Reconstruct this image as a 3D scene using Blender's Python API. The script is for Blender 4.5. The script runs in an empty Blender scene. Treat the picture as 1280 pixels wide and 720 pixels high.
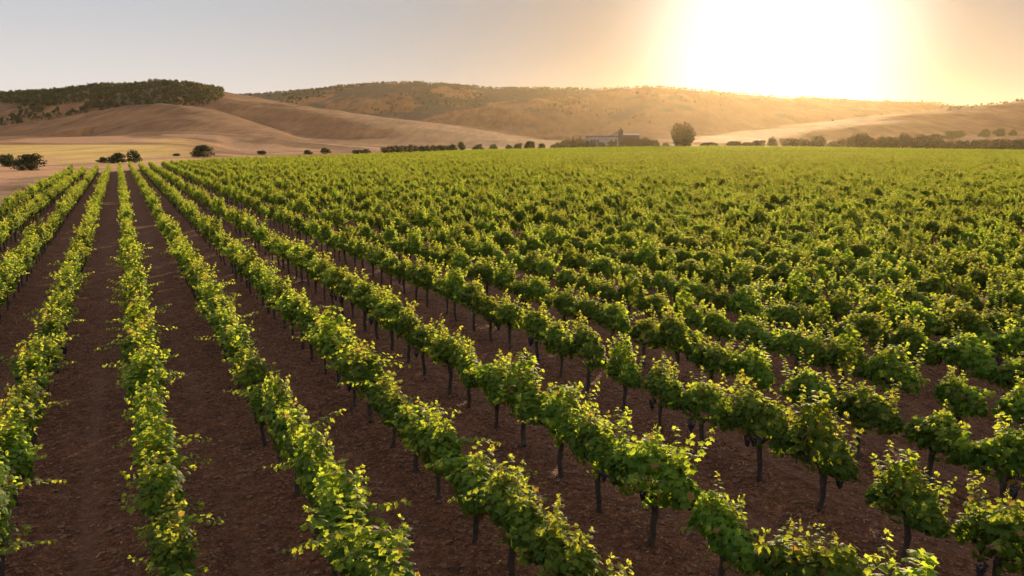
import bpy, math, random
import numpy as np
from mathutils import Vector, Matrix

# ------------------------------------------------------------------ camera, sky, sun, exposure
S = bpy.context.scene
COL = S.collection
CAM_H = 5.64
PITCH = math.atan(180/1005)
cam = bpy.data.cameras.new("camera")
cam.sensor_width = 36.0
cam.lens = 36.0*1005/1280
cam.clip_start = 0.1
cam.clip_end = 20000
cam_o = bpy.data.objects.new("camera", cam)
COL.objects.link(cam_o)
cam_o.location = (0, 0, CAM_H)
cam_o.rotation_euler = (math.pi/2 - PITCH, 0, 0)
S.camera = cam_o

SUN_AZ = math.radians(17.8)        # clockwise from +Y
SUN_EL = math.radians(6.8)
SUN_DIR = Vector((math.sin(SUN_AZ)*math.cos(SUN_EL), math.cos(SUN_AZ)*math.cos(SUN_EL), math.sin(SUN_EL)))
sun = bpy.data.lights.new("sun", 'SUN')
sun.energy = 5.0
sun.angle = math.radians(0.5)
sun.color = (1.0, 0.73, 0.43)
sun_o = bpy.data.objects.new("sun", sun)
COL.objects.link(sun_o)
sun_o.rotation_euler = SUN_DIR.to_track_quat('Z', 'Y').to_euler()

W = bpy.data.worlds.new("World")
S.world = W
W.use_nodes = True
nt = W.node_tree
nt.nodes.clear()
def wn(t, **k):
    n = nt.nodes.new(t)
    for a, b in k.items(): setattr(n, a, b)
    return n
sky = wn('ShaderNodeTexSky', sky_type='NISHITA', sun_disc=False)
sky.sun_elevation = SUN_EL
sky.sun_rotation = SUN_AZ
sky.altitude = 200
sky.air_density = 1.0
sky.dust_density = 0.8
sky.ozone_density = 1.0
hsv = wn('ShaderNodeHueSaturation'); hsv.inputs['Saturation'].default_value = .85; hsv.inputs['Value'].default_value = .04
nt.links.new(sky.outputs[0], hsv.inputs['Color'])
bg = wn('ShaderNodeBackground'); bg.inputs[1].default_value = 0.05
nt.links.new(hsv.outputs[0], bg.inputs[0])
# extra overhead brightness added to light the soil, and an aureole of dusty air round the sun, functions of direction in the sky only
tc = wn('ShaderNodeTexCoord')
vn = wn('ShaderNodeVectorMath', operation='NORMALIZE')
dp = wn('ShaderNodeVectorMath', operation='DOT_PRODUCT'); dp.inputs[1].default_value = SUN_DIR
sx = wn('ShaderNodeSeparateXYZ')
nt.links.new(tc.outputs['Generated'], vn.inputs[0]); nt.links.new(vn.outputs[0], dp.inputs[0]); nt.links.new(vn.outputs[0], sx.inputs[0])
def wm(op, a, b=None, c=None):
    n = wn('ShaderNodeMath', operation=op)
    for i, v in enumerate((a, b, c)):
        if v is None: continue
        if isinstance(v, (int, float)): n.inputs[i].default_value = v
        else: nt.links.new(v, n.inputs[i])
    return n.outputs[0]
one = wm('SUBTRACT', 1.0, wm('MAXIMUM', dp.outputs['Value'], 0.0))
def layer(col, strength):
    b = wn('ShaderNodeBackground'); b.inputs[0].default_value = (*col, 1)
    nt.links.new(strength, b.inputs[1]); return b.outputs[0]
gauss = wm('POWER', wm('DIVIDE', one, .0088), 1.5)
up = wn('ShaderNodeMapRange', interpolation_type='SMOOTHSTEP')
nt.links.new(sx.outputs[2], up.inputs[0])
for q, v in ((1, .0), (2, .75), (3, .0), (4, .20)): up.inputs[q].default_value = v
low = wn('ShaderNodeMapRange', interpolation_type='SMOOTHSTEP')
nt.links.new(sx.outputs[2], low.inputs[0])
for q, v in ((1, .0), (2, .20), (3, .185), (4, .0)): low.inputs[q].default_value = v
near_sun = wm('EXPONENT', wm('MULTIPLY', one, -10.0))
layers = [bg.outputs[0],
          layer((1.0, .95, .90), wm('MULTIPLY', wm('EXPONENT', wm('MULTIPLY', gauss, -1.0)), .50)),
          layer((1.0, .58, .22), wm('MULTIPLY', wm('EXPONENT', wm('MULTIPLY', one, -14.0)), .07)),
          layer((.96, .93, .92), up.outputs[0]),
          layer((1.0, .74, .50), wm('MULTIPLY', low.outputs[0], wm('SUBTRACT', 1.0, wm('MULTIPLY', near_sun, .9)))),
          layer((.885, .955, 1.06), wm('SUBTRACT', .268, wm('MULTIPLY', near_sun, .21)))]
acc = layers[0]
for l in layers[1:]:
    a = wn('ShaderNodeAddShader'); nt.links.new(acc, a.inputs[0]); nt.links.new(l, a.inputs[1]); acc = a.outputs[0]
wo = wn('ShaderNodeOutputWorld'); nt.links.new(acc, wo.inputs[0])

S.view_settings.view_transform = 'Standard'
S.view_settings.look = 'None'
S.view_settings.gamma = 1
S.view_settings.use_curve_mapping = False
S.view_settings.exposure = 1.0
S.render.engine = 'CYCLES'
S.cycles.use_denoising = True
S.cycles.max_bounces = 8
S.cycles.transmission_bounces = 6
S.cycles.volume_bounces = 0

HAZE_DENSITY = 0.29e-4

# ------------------------------------------------------------------ general helpers
def rngof(seed): return np.random.default_rng(seed)

def tag(o, label=None, cat=None, group=None, kind=None):
    if label: o['label'] = label
    if cat: o['category'] = cat
    if group: o['group'] = group
    if kind: o['kind'] = kind
    return o

def link(name, me, parent=None, loc=None):
    o = bpy.data.objects.new(name, me)
    COL.objects.link(o)
    if parent is not None: o.parent = parent
    if loc is not None: o.location = loc
    return o

def empty(name, loc, rz=0.0, scale=1.0):
    o = bpy.data.objects.new(name, None)
    o.empty_display_size = 0.3
    COL.objects.link(o)
    o.location = loc; o.rotation_euler = (0, 0, rz)
    o.scale = (scale,)*3
    return o

class MB:
    """collects verts, faces, per-vertex float attributes and a material index per face"""
    def __init__(s):
        s.v = []; s.f = []; s.m = []; s.n = 0; s.a = {}
    def add(s, v, f, m=0, **attrs):
        v = np.asarray(v, float)
        b = s.n
        s.v.append(v); s.n += len(v)
        s.f.extend([tuple(b+i for i in q) for q in f]); s.m.extend([m]*len(f))
        for k in set(s.a) | set(attrs):
            val = attrs.get(k, 0.0)
            arr = np.broadcast_to(np.asarray(val, float), (len(v),))
            s.a.setdefault(k, [np.zeros(b)] if b else []).append(arr)
    def tube(s, pts, radii, sides=6, m=0, **attrs):
        pts = np.asarray(pts, float); n = len(pts)
        radii = np.broadcast_to(np.asarray(radii, float), (n,))
        V = []
        for i in range(n):
            t = pts[min(i+1, n-1)]-pts[max(i-1, 0)]
            t = t/(np.linalg.norm(t)+1e-9)
            up = np.array((0, 0, 1.)) if abs(t[2]) < .9 else np.array((1., 0, 0))
            a = np.cross(t, up); a /= np.linalg.norm(a); b = np.cross(t, a)
            ang = np.linspace(0, 2*np.pi, sides, endpoint=False)
            V.append(pts[i]+radii[i]*(np.cos(ang)[:, None]*a+np.sin(ang)[:, None]*b))
        V = np.concatenate(V)
        F = []
        for i in range(n-1):
            for j in range(sides):
                k = (j+1) % sides
                F.append((i*sides+j, i*sides+k, (i+1)*sides+k, (i+1)*sides+j))
        F.append(tuple(range(sides-1, -1, -1))); F.append(tuple((n-1)*sides+j for j in range(sides)))
        s.add(V, F, m, **attrs)
    def box(s, c, d, m=0, rz=0.0):
        x, y, z = [q/2 for q in d]
        V = np.array([(sx*x, sy*y, sz*z) for sz in (-1, 1) for sy in (-1, 1) for sx in (-1, 1)])
        ca, sa = math.cos(rz), math.sin(rz)
        V = V@np.array([[ca, sa, 0], [-sa, ca, 0], [0, 0, 1]])+np.asarray(c, float)
        s.add(V, [(0, 2, 3, 1), (4, 5, 7, 6), (0, 1, 5, 4), (2, 6, 7, 3), (0, 4, 6, 2), (1, 3, 7, 5)], m)
    def mesh(s, name, mats, smooth=False):
        me = bpy.data.meshes.new(name)
        V = np.concatenate(s.v)
        me.from_pydata(V.tolist(), [], s.f)
        for mm in (mats if isinstance(mats, (list, tuple)) else [mats]): me.materials.append(mm)
        me.polygons.foreach_set('material_index', np.array(s.m, dtype=np.int32))
        if smooth: me.polygons.foreach_set('use_smooth', np.ones(len(s.f), dtype=bool))
        for k, lst in s.a.items():
            at = me.attributes.new(k, 'FLOAT', 'POINT')
            at.data.foreach_set('value', np.concatenate(lst).astype(np.float32))
        me.update()
        return me
    def build(s, name, mats, parent=None, loc=None, smooth=False):
        return link(name, s.mesh(name, mats, smooth), parent, loc)

def soup(name, V, counts, mats, attrs=None, smooth=False):
    """a mesh of separate polygons straight from arrays: V (n, k, 3)"""
    n, k, _ = V.shape
    me = bpy.data.meshes.new(name)
    me.vertices.add(n*k); me.vertices.foreach_set('co', V.reshape(-1).astype(np.float32))
    me.loops.add(n*k); me.loops.foreach_set('vertex_index', np.arange(n*k, dtype=np.int32))
    me.polygons.add(n)
    me.polygons.foreach_set('loop_start', np.arange(0, n*k, k, dtype=np.int32))
    me.materials.append(mats)
    for q, val in (attrs or {}).items():
        at = me.attributes.new(q, 'FLOAT', 'POINT'); at.data.foreach_set('value', np.repeat(val, k).astype(np.float32))
    me.update(calc_edges=True)
    return me

# value noise on numpy arrays
_P = rngof(7).random((256, 256))
def vnoise(x, y):
    xi = np.floor(x).astype(int); yi = np.floor(y).astype(int)
    fx = x-xi; fy = y-yi
    fx = fx*fx*(3-2*fx); fy = fy*fy*(3-2*fy)
    g = lambda a, b: _P[a & 255, b & 255]
    return (g(xi, yi)*(1-fx)+g(xi+1, yi)*fx)*(1-fy)+(g(xi, yi+1)*(1-fx)+g(xi+1, yi+1)*fx)*fy
def fbm(x, y, o=4, gain=.5):
    s = 0; a = 1; t = 0
    for i in range(o):
        s = s+a*(vnoise(x*2**i+i*17.3, y*2**i+i*5.7)-.5); t += a; a *= gain
    return s/t*2
def sstep(a, b, x):
    t = np.clip((x-a)/(b-a), 0, 1); return t*t*(3-2*t)

# ------------------------------------------------------------------ materials
def mat(name):
    m = bpy.data.materials.new(name); m.use_nodes = True
    n = m.node_tree; n.nodes.clear()
    return m, n
def N(n, t, inp=None, **k):
    q = n.nodes.new(t)
    for a, b in k.items(): setattr(q, a, b)
    for a, b in (inp or {}).items():
        if isinstance(b, bpy.types.NodeSocket): n.links.new(b, q.inputs[a])
        else: q.inputs[a].default_value = b
    return q
def ramp(n, fac, stops):
    r = n.nodes.new('ShaderNodeValToRGB')
    e = r.color_ramp.elements
    while len(e) < len(stops): e.new(.5)
    for i, (p, c) in enumerate(stops):
        e[i].position = p; e[i].color = (*c, 1)
    n.links.new(fac, r.inputs[0])
    return r.outputs[0]
def mixc(n, f, a, b, blend='MIX'):
    q = n.nodes.new('ShaderNodeMix'); q.data_type = 'RGBA'; q.blend_type = blend
    for s, v in ((q.inputs[0], f), (q.inputs[6], a), (q.inputs[7], b)):
        if isinstance(v, bpy.types.NodeSocket): n.links.new(v, s)
        elif isinstance(v, tuple): s.default_value = (*v, 1)
        else: s.default_value = v
    return q.outputs[2]
def out(n, sh): N(n, 'ShaderNodeOutputMaterial', {'Surface': sh})

def leaf_mat(name, dark, mid, young, tr_mid, tr_young_lit, tr=0.6, tip=None):
    m, n = mat(name)
    at = N(n, 'ShaderNodeAttribute', attribute_name='young').outputs['Fac']
    rd = N(n, 'ShaderNodeAttribute', attribute_name='tone').outputs['Fac']
    oi = N(n, 'ShaderNodeObjectInfo').outputs['Random']
    base = mixc(n, rd, dark, mid)
    vig = N(n, 'ShaderNodeMapRange', {0: oi, 3: .78, 4: 1.18}).outputs[0]
    base = mixc(n, at, base, young)
    tcol = mixc(n, at, tr_mid, tr_young_lit)
    hs = N(n, 'ShaderNodeMapRange', {0: rd, 3: .82, 4: 1.15}).outputs[0]
    tcol = mixc(n, 1.0, tcol, N(n, 'ShaderNodeCombineColor', {0: hs, 1: hs, 2: hs}).outputs[0], 'MULTIPLY')
    tex = N(n, 'ShaderNodeTexNoise', {'Scale': 26.0, 'Detail': 2.0})
    base = mixc(n, .35, base, mixc(n, tex.outputs[0], tuple(c*.5 for c in dark), mid))
    p = N(n, 'ShaderNodeBsdfPrincipled', {'Base Color': base, 'Roughness': .6, 'Specular IOR Level': .2})
    vg = N(n, 'ShaderNodeCombineColor', {0: N(n, 'ShaderNodeMath', {0: vig, 1: .7}, operation='POWER').outputs[0], 1: vig, 2: vig}).outputs[0]
    tcol = mixc(n, 1.0, tcol, vg, 'MULTIPLY'); base = mixc(n, 1.0, base, vg, 'MULTIPLY')
    # some leaves yellowed or browned at the edge
    old = N(n, 'ShaderNodeMath', {0: rd, 1: .965}, operation='GREATER_THAN').outputs[0]
    base = mixc(n, old, base, (.20, .12, .035)); tcol = mixc(n, old, tcol, (.45, .28, .05))
    n.links.new(base, p.inputs['Base Color'])
    t = N(n, 'ShaderNodeBsdfTranslucent', {'Color': tcol})
    mx = N(n, 'ShaderNodeMixShader', {0: tr, 1: p.outputs[0], 2: t.outputs[0]})
    out(n, mx.outputs[0])
    return m
M_LEAF = leaf_mat('vine_leaf', (.032, .082, .012), (.080, .155, .021), (.18, .23, .03), (.30, .43, .016), (.60, .63, .055))
M_FARLEAF = leaf_mat('tree_leaf', (.020, .028, .010), (.045, .056, .018), (.07, .08, .025), (.07, .08, .015), (.12, .12, .02), .25)

def bark_mat(name, a, b, scale=30):
    m, n = mat(name)
    geo = N(n, 'ShaderNodeTexCoord').outputs['Object']
    mp = N(n, 'ShaderNodeMapping', {0: geo, 3: (1, 1, .18)})
    tx = N(n, 'ShaderNodeTexNoise', {'Vector': mp.outputs[0], 'Scale': scale, 'Detail': 5.0})
    c = ramp(n, tx.outputs[0], [(.3, a), (.7, b)])
    bp = N(n, 'ShaderNodeBump', {'Strength': .8, 'Distance': .02, 'Height': tx.outputs[0]})
    p = N(n, 'ShaderNodeBsdfPrincipled', {'Base Color': c, 'Roughness': .9, 'Normal': bp.outputs[0]})
    out(n, p.outputs[0]); return m
M_BARK = bark_mat('vine_bark', (.020, .013, .009), (.075, .050, .035), 60)
M_CANE = bark_mat('green_cane', (.09, .08, .03), (.16, .12, .05), 60)
M_TRUNK = bark_mat('tree_bark', (.05, .04, .03), (.13, .10, .08), 4)

m, n = mat('grape_skin')
tx = N(n, 'ShaderNodeTexNoise', {'Scale': 40.0})
out(n, N(n, 'ShaderNodeBsdfPrincipled', {'Base Color': ramp(n, tx.outputs[0], [(.35, (.008, .005, .010)), (.7, (.03, .02, .035))]), 'Roughness': .5}).outputs[0])
M_GRAPE = m

def soil_mat():
    m, n = mat('tilled_soil')
    pos = N(n, 'ShaderNodeNewGeometry').outputs['Position']
    a = N(n, 'ShaderNodeTexNoise', {'Vector': pos, 'Scale': .45, 'Detail': 4.0, 'Roughness': .6}).outputs[0]
    b = N(n, 'ShaderNodeTexNoise', {'Vector': pos, 'Scale': 9.0, 'Detail': 6.0, 'Roughness': .7}).outputs[0]
    tr = N(n, 'ShaderNodeAttribute', attribute_name='track').outputs['Fac']
    c1 = ramp(n, b, [(.34, (.046, .016, .008)), (.52, (.165, .066, .034)), (.72, (.33, .155, .086))])
    c2 = ramp(n, a, [(.35, (.085, .032, .016)), (.7, (.18, .075, .041))])
    c = mixc(n, .32, c1, c2)
    e = N(n, 'ShaderNodeTexNoise', {'Vector': pos, 'Scale': 34.0, 'Detail': 4.0, 'Roughness': .7}).outputs[0]
    c = mixc(n, .7, c, ramp(n, e, [(.36, (.42, .40, .40)), (.5, (1.0, 1.0, 1.0)), (.66, (1.75, 1.7, 1.6))]), 'MULTIPLY')
    cl = N(n, 'ShaderNodeTexNoise', {'Vector': pos, 'Scale': 2.6, 'Detail': 5.0, 'Roughness': .65}).outputs[0]
    c = mixc(n, .6, c, ramp(n, cl, [(.38, (.55, .52, .50)), (.62, (1.35, 1.33, 1.3))]), 'MULTIPLY')
    c = mixc(n, tr, c, mixc(n, b, (.14, .066, .042), (.23, .118, .078)))
    v = N(n, 'ShaderNodeTexVoronoi', {'Vector': pos, 'Scale': 14.0}).outputs['Distance']
    h = N(n, 'ShaderNodeMath', {0: b, 1: v}, operation='ADD').outputs[0]
    bp = N(n, 'ShaderNodeBump', {'Strength': 1.0, 'Distance': .12, 'Height': h})
    p = N(n, 'ShaderNodeBsdfPrincipled', {'Base Color': c, 'Roughness': .95, 'Specular IOR Level': .15, 'Normal': bp.outputs[0]})
    out(n, p.outputs[0]); return m
M_SOIL = soil_mat()

def simple_mat(name, stops, scale, rough=.9, bump=.3, dist=.02):
    m, n = mat(name)
    pos = N(n, 'ShaderNodeNewGeometry').outputs['Position']
    tx = N(n, 'ShaderNodeTexNoise', {'Vector': pos, 'Scale': scale, 'Detail': 6.0, 'Roughness': .65}).outputs[0]
    bp = N(n, 'ShaderNodeBump', {'Strength': bump, 'Distance': dist, 'Height': tx})
    p = N(n, 'ShaderNodeBsdfPrincipled', {'Base Color': ramp(n, tx, stops), 'Roughness': rough, 'Normal': bp.outputs[0]})
    out(n, p.outputs[0]); return m
M_CLOD = simple_mat('soil_clod', [(.3, (.06, .026, .016)), (.7, (.19, .092, .055))], 20, .95)
M_STRAW = simple_mat('dry_straw', [(.3, (.12, .06, .03)), (.7, (.38, .23, .12))], 7, .8)
M_WALLPLASTER = simple_mat('pale_plaster', [(.3, (.24, .23, .25)), (.7, (.36, .34, .36))], .6)
M_ROOFDARK = simple_mat('rusty_roof', [(.3, (.06, .045, .045)), (.7, (.13, .09, .085))], 1.2)
M_BRICKDARK = simple_mat('dark_brick', [(.3, (.09, .065, .06)), (.7, (.17, .12, .11))], 1.5)
M_GLASS = simple_mat('dark_glass', [(.3, (.02, .022, .028)), (.7, (.05, .05, .06))], 1, .15, 0)
M_DOOR = simple_mat('wooden_door', [(.3, (.08, .05, .035)), (.7, (.14, .09, .06))], 3)

def terrain_mat():
    """dry grass, scrub and bare earth, by the cover attributes of the terrain"""
    m, n = mat('dry_terrain')
    pos = N(n, 'ShaderNodeNewGeometry').outputs['Position']
    scrub = N(n, 'ShaderNodeAttribute', attribute_name='scrub').outputs['Fac']
    gold = N(n, 'ShaderNodeAttribute', attribute_name='stubble').outputs['Fac']
    bare = N(n, 'ShaderNodeAttribute', attribute_name='bare').outputs['Fac']
    a = N(n, 'ShaderNodeTexNoise', {'Vector': pos, 'Scale': .012, 'Detail': 6.0, 'Roughness': .6}).outputs[0]
    mp = N(n, 'ShaderNodeMapping', {0: pos, 3: (.5, .06, .3)})
    b = N(n, 'ShaderNodeTexNoise', {'Vector': mp.outputs[0], 'Scale': .25, 'Detail': 6.0, 'Roughness': .7}).outputs[0]
    f = N(n, 'ShaderNodeTexNoise', {'Vector': pos, 'Scale': .35, 'Detail': 6.0, 'Roughness': .7}).outputs[0]
    g = ramp(n, a, [(.34, (.10, .044, .021)), (.5, (.18, .080, .036)), (.66, (.30, .148, .064))])
    g = mixc(n, .5, g, ramp(n, b, [(.34, (.085, .038, .019)), (.66, (.31, .155, .066))]))
    g = mixc(n, gold, g, ramp(n, b, [(.3, (.40, .225, .06)), (.7, (.64, .42, .13))]))
    g = mixc(n, bare, g, ramp(n, f, [(.3, (.38, .185, .09)), (.7, (.60, .34, .18))]))
    f2 = N(n, 'ShaderNodeTexNoise', {'Vector': pos, 'Scale': .045, 'Detail': 8.0, 'Roughness': .75}).outputs[0]
    sm = N(n, 'ShaderNodeMath', {0: f2, 1: 2.6, 2: -1.3}, operation='MULTIPLY_ADD').outputs[0]
    sm = N(n, 'ShaderNodeMath', {0: scrub, 1: sm}, operation='ADD').outputs[0]
    sm = N(n, 'ShaderNodeMath', {0: sm, 1: N(n, 'ShaderNodeMath', {0: scrub, 1: 6.0}, operation='MULTIPLY').outputs[0]}, operation='MINIMUM').outputs[0]
    scrub = N(n, 'ShaderNodeMapRange', {0: sm, 1: .38, 2: .72, 3: 0.0, 4: .9}).outputs[0]
    sc = ramp(n, f, [(.35, (.035, .030, .020)), (.7, (.12, .092, .062))])
    c = mixc(n, scrub, g, sc)
    bp = N(n, 'ShaderNodeBump', {'Strength': .8, 'Distance': 1.6, 'Height': f})
    p = N(n, 'ShaderNodeBsdfPrincipled', {'Base Color': c, 'Roughness': .95, 'Specular IOR Level': .1, 'Normal': bp.outputs[0]})
    out(n, p.outputs[0]); return m
M_TERRAIN = terrain_mat()

# ------------------------------------------------------------------ terrain
TH = math.radians(25.8)
ROWDIR = np.array((-math.sin(TH), math.cos(TH)))      # along the vine rows, away from the camera
PERP = np.array((math.cos(TH), math.sin(TH)))         # across them, to the right

def ray(px, py):
    c = ((px-640)/1005, 1.0, -(py-360)/1005)
    return np.array((c[0], math.cos(PITCH)+c[2]*math.sin(PITCH), -math.sin(PITCH)+c[2]*math.cos(PITCH)))
def world_pt(px, py, Y):
    w = ray(px, py); k = Y/w[1]
    return np.array((w[0]*k, Y, CAM_H+w[2]*k))

# crest lines of the hills, each surveyed as (bearing px, elevation px, distance in metres)
RIDGES = [
    # wooded hill on the left and its long bare tail
    ([(-420, 132, 1400), (-200, 122, 1300), (0, 119, 1200), (60, 116, 1180), (110, 113, 1150), (160, 109, 1120), (215, 104, 1080), (240, 109, 1065), (262, 117, 1050),
      (282, 121.5, 1040), (320, 127, 1010), (400, 140, 960), (480, 153, 910), (560, 164, 870), (640, 174, 840), (700, 180, 830)], 165, 420),
    # bare brown shoulder in front of it
    ([(-200, 172, 780), (0, 158, 800), (60, 151, 820), (110, 141, 840), (160, 133, 850), (200, 129, 850), (226, 133, 800), (240, 146, 710), (250, 166, 620)], 120, 85),
    # long far ridge
    ([(0, 150, 2300), (200, 129, 2150), (300, 121, 2050), (400, 114, 2000), (450, 108, 1950), (490, 104.5, 1930), (520, 105, 1930), (600, 111, 1950), (700, 115, 1980),
      (770, 113, 1980), (810, 111, 1950), (850, 114, 1980), (900, 118, 2050), (960, 124, 2150), (1010, 123, 2150), (1060, 125, 2150), (1110, 127.5, 2150),
      (1160, 131, 2200), (1200, 134, 2200), (1300, 137, 2250), (1500, 142, 2400)], 430, 700),
    # rounded bare hill before the far ridge
    ([(470, 163, 1330), (510, 156, 1330), (540, 146, 1330), (570, 138, 1340), (610, 135, 1350), (640, 137, 1350), (680, 146, 1330), (720, 153, 1300), (760, 158, 1270), (800, 164, 1200), (850, 172, 1150)], 190, 260),
    # hill on the right
    ([(960, 174, 1000), (1000, 167, 1020), (1060, 155, 1050), (1100, 149, 1080), (1150, 142, 1120), (1200, 136.5, 1150), (1240, 132.5, 1170), (1280, 128, 1180), (1400, 120, 1250), (1650, 112, 1300)], 230, 420),
    # faint spur between
    ([(840, 172, 1500), (960, 160, 1500), (1060, 152, 1550), (1150, 148, 1600)], 170, 200),
    # low bank at far right
    ([(1130, 179, 740), (1200, 173, 760), (1280, 170.5, 780), (1420, 165, 800)], 80, 120),
]
def plain(x, y):
    d = np.hypot(x, y)
    return 2.7*sstep(150, 470, y)*np.exp(-((x-115)/125)**2)+0.0*d

def hill_height(x, y):
    tot = None
    for pts, wf, wb in RIDGES:
        P = np.array([world_pt(*p) for p in pts])
        best = np.full(x.shape, 1e18); bz = np.zeros(x.shape); side = np.zeros(x.shape)
        for a, b in zip(P[:-1], P[1:]):
            d = b[:2]-a[:2]; L = d@d
            t = np.clip(((x-a[0])*d[0]+(y-a[1])*d[1])/L, 0, 1)
            qx = a[0]+t*d[0]; qy = a[1]+t*d[1]
            dd = (x-qx)**2+(y-qy)**2
            msk = dd < best
            best = np.where(msk, dd, best)
            bz = np.where(msk, a[2]+t*(b[2]-a[2]), bz)
            side = np.where(msk, np.sign(np.hypot(x, y)-np.hypot(qx, qy)), side)
        dist = np.sqrt(best)
        w = np.where(side > 0, wb, wf)*(1+.22*fbm(x/220, y/220, 2))
        F = .9*np.exp(-(dist/w)**2*1.15)+.1*np.exp(-dist/(1.1*w))
        h = np.maximum(bz, 0)*F
        tot = h if tot is None else np.maximum(tot, h)+14*np.log1p(np.exp(-np.abs(tot-h)/14))*np.minimum(1, np.minimum(tot, h)/25)*.5
    return tot

def terrain(x, y):
    x = np.asarray(x, float); y = np.asarray(y, float)
    far = sstep(480, 640, np.hypot(x, y))
    h = hill_height(x, y)
    d = np.hypot(x, y); b = x/np.maximum(y, 1)
    P = 9.5*sstep(265, 640, d)*(1-sstep(-.42, -.31, b))*(y > 0)
    hf = far*h; e = 6.0*np.minimum(1, P/4)+1e-3
    hs = np.maximum(hf, P)+e*np.log1p(np.exp(-np.abs(hf-P)/e))*np.minimum(1, np.minimum(hf, P)/4)*.5
    h = np.where(far > 0, hs/np.maximum(far, 1e-6), 0)
    return plain(x, y)+np.where(far > 0, 0, P)+far*h*(1+.05*fbm(x/70, y/70, 4))+far*np.minimum(h*.05, 3.0)*fbm(x/60+9, y/60, 4)+(1-far)*.25*fbm(x/40, y/40, 3)*sstep(120, 250, np.hypot(x, y))

def tz(x, y): return float(terrain(np.array([x]), np.array([y]))[0])

# how far along each row the vines run
def vmax(u):
    return np.minimum(166+np.clip(u+8.8, 0, 40)*2.45+np.clip(u-31, 0, 400)*1.05, 640)
def in_field(x, y):
    u = x*PERP[0]+y*PERP[1]; v = x*ROWDIR[0]+y*ROWDIR[1]
    return (u > -8.9) & (v < vmax(u)+2) & (y < 482)

def polar(name, r, ang):
    R, A = np.meshgrid(r, ang, indexing='ij')
    X = R*np.sin(A); Y = R*np.cos(A)
    Z = terrain(X, Y)
    nr, na = R.shape
    V = np.stack([X, Y, Z], -1).reshape(-1, 3)
    i = np.arange(nr*na).reshape(nr, na)
    q = np.stack([i[:-1, :-1], i[:-1, 1:], i[1:, 1:], i[1:, :-1]], -1).reshape(-1, 4)[:, ::-1]
    me = bpy.data.meshes.new(name)
    me.vertices.add(len(V)); me.vertices.foreach_set('co', V.reshape(-1))
    me.loops.add(q.size); me.loops.foreach_set('vertex_index', q.reshape(-1).astype(np.int32))
    me.polygons.add(len(q)); me.polygons.foreach_set('loop_start', np.arange(0, q.size, 4, dtype=np.int32))
    me.polygons.foreach_set('use_smooth', np.ones(len(q), dtype=bool))
    x, y, z = V.T
    d = np.hypot(x, y)
    # cover maps: scrub, stubble field, bare earth
    bear = x/np.maximum(y, 1)
    nz = fbm(x/110, y/110, 5)+.4*fbm(x/30, y/30, 3)
    left = (bear < -.36) & (d > 900)
    scrub = np.where(d > 1450, sstep(-.12, .2, nz+.40*sstep(60, 150, z)-.5*sstep(-.05, .3, bear))*.85, 0)
    scrub = np.maximum(scrub, np.where(left & (z > 20), sstep(.0, .22, nz+.25), 0)*.8)
    scrub = np.maximum(scrub, .3*sstep(.3, .6, nz)*(d > 950))
    stub = sstep(-.05, .05, fbm(x/160+3, y/160, 2)+.25)*sstep(-.36, -.44, bear)*sstep(230, 290, d)*(1-sstep(600, 690, d))
    bare = (1-sstep(-.25, .25, fbm(x/18, y/18, 3)-.1))*(d < 330)*.9
    bare = np.maximum(bare, .6*sstep(.0, .2, fbm(x/45+2, y/45, 3))*(d < 620))
    for k, val in (('scrub', scrub), ('stubble', stub), ('bare', bare)):
        at = me.attributes.new(k, 'FLOAT', 'POINT'); at.data.foreach_set('value', val.astype(np.float32))
    me.materials.append(M_TERRAIN)
    me.update(calc_edges=True)
    return me

SPLIT = 560.0
a_all = np.radians(np.linspace(-180, 180, 361))
g = link('ground', polar('ground', np.concatenate([[0.01], np.geomspace(4, SPLIT, 150)]), a_all))
tag(g, kind='structure')
hl = link('hills', polar('hills', np.geomspace(SPLIT, 5200, 330), np.radians(np.linspace(-62, 62, 1100))))
tag(hl, kind='structure')

# vineyard soil: a fine tilled sheet near the camera, coarser beyond, 3 cm proud of the ground
ROW_U = [-9.74+1.98*k for k in range(1, 8)]+[6.3, 9.2, 11.55]
while ROW_U[-1] < 520: ROW_U.append(ROW_U[-1]+2.3)
ROW_U = np.array(ROW_U)
def soil_sheet(us, vs, zoff, rough):
    U, Vv = np.meshgrid(us, vs, indexing='ij')
    X = U*PERP[0]+Vv*ROWDIR[0]; Y = U*PERP[1]+Vv*ROWDIR[1]
    j = np.clip(np.searchsorted(ROW_U, U), 1, len(ROW_U)-1)
    d = np.minimum(np.abs(U-ROW_U[j-1]), np.abs(U-ROW_U[j]))     # distance to the nearest row
    Z = terrain(X, Y)+zoff+.07*np.exp(-(d/.38)**2)
    tr = np.exp(-((d-.98)/.16)**2)*(.45+.5*fbm(U*.8, Vv*.25, 3))+.18*np.exp(-((d-.55)/.12)**2)
    if rough:
        c = fbm(U*2.2, Vv*2.2, 5, .62)
        Z = Z+(.045*c+.03*np.maximum(0, fbm(U*9, Vv*9, 3)))*(1-.7*np.clip(tr, 0, 1))-.03*np.clip(tr, 0, 1)
    return X, Y, Z, np.clip(tr, 0, 1)
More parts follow.
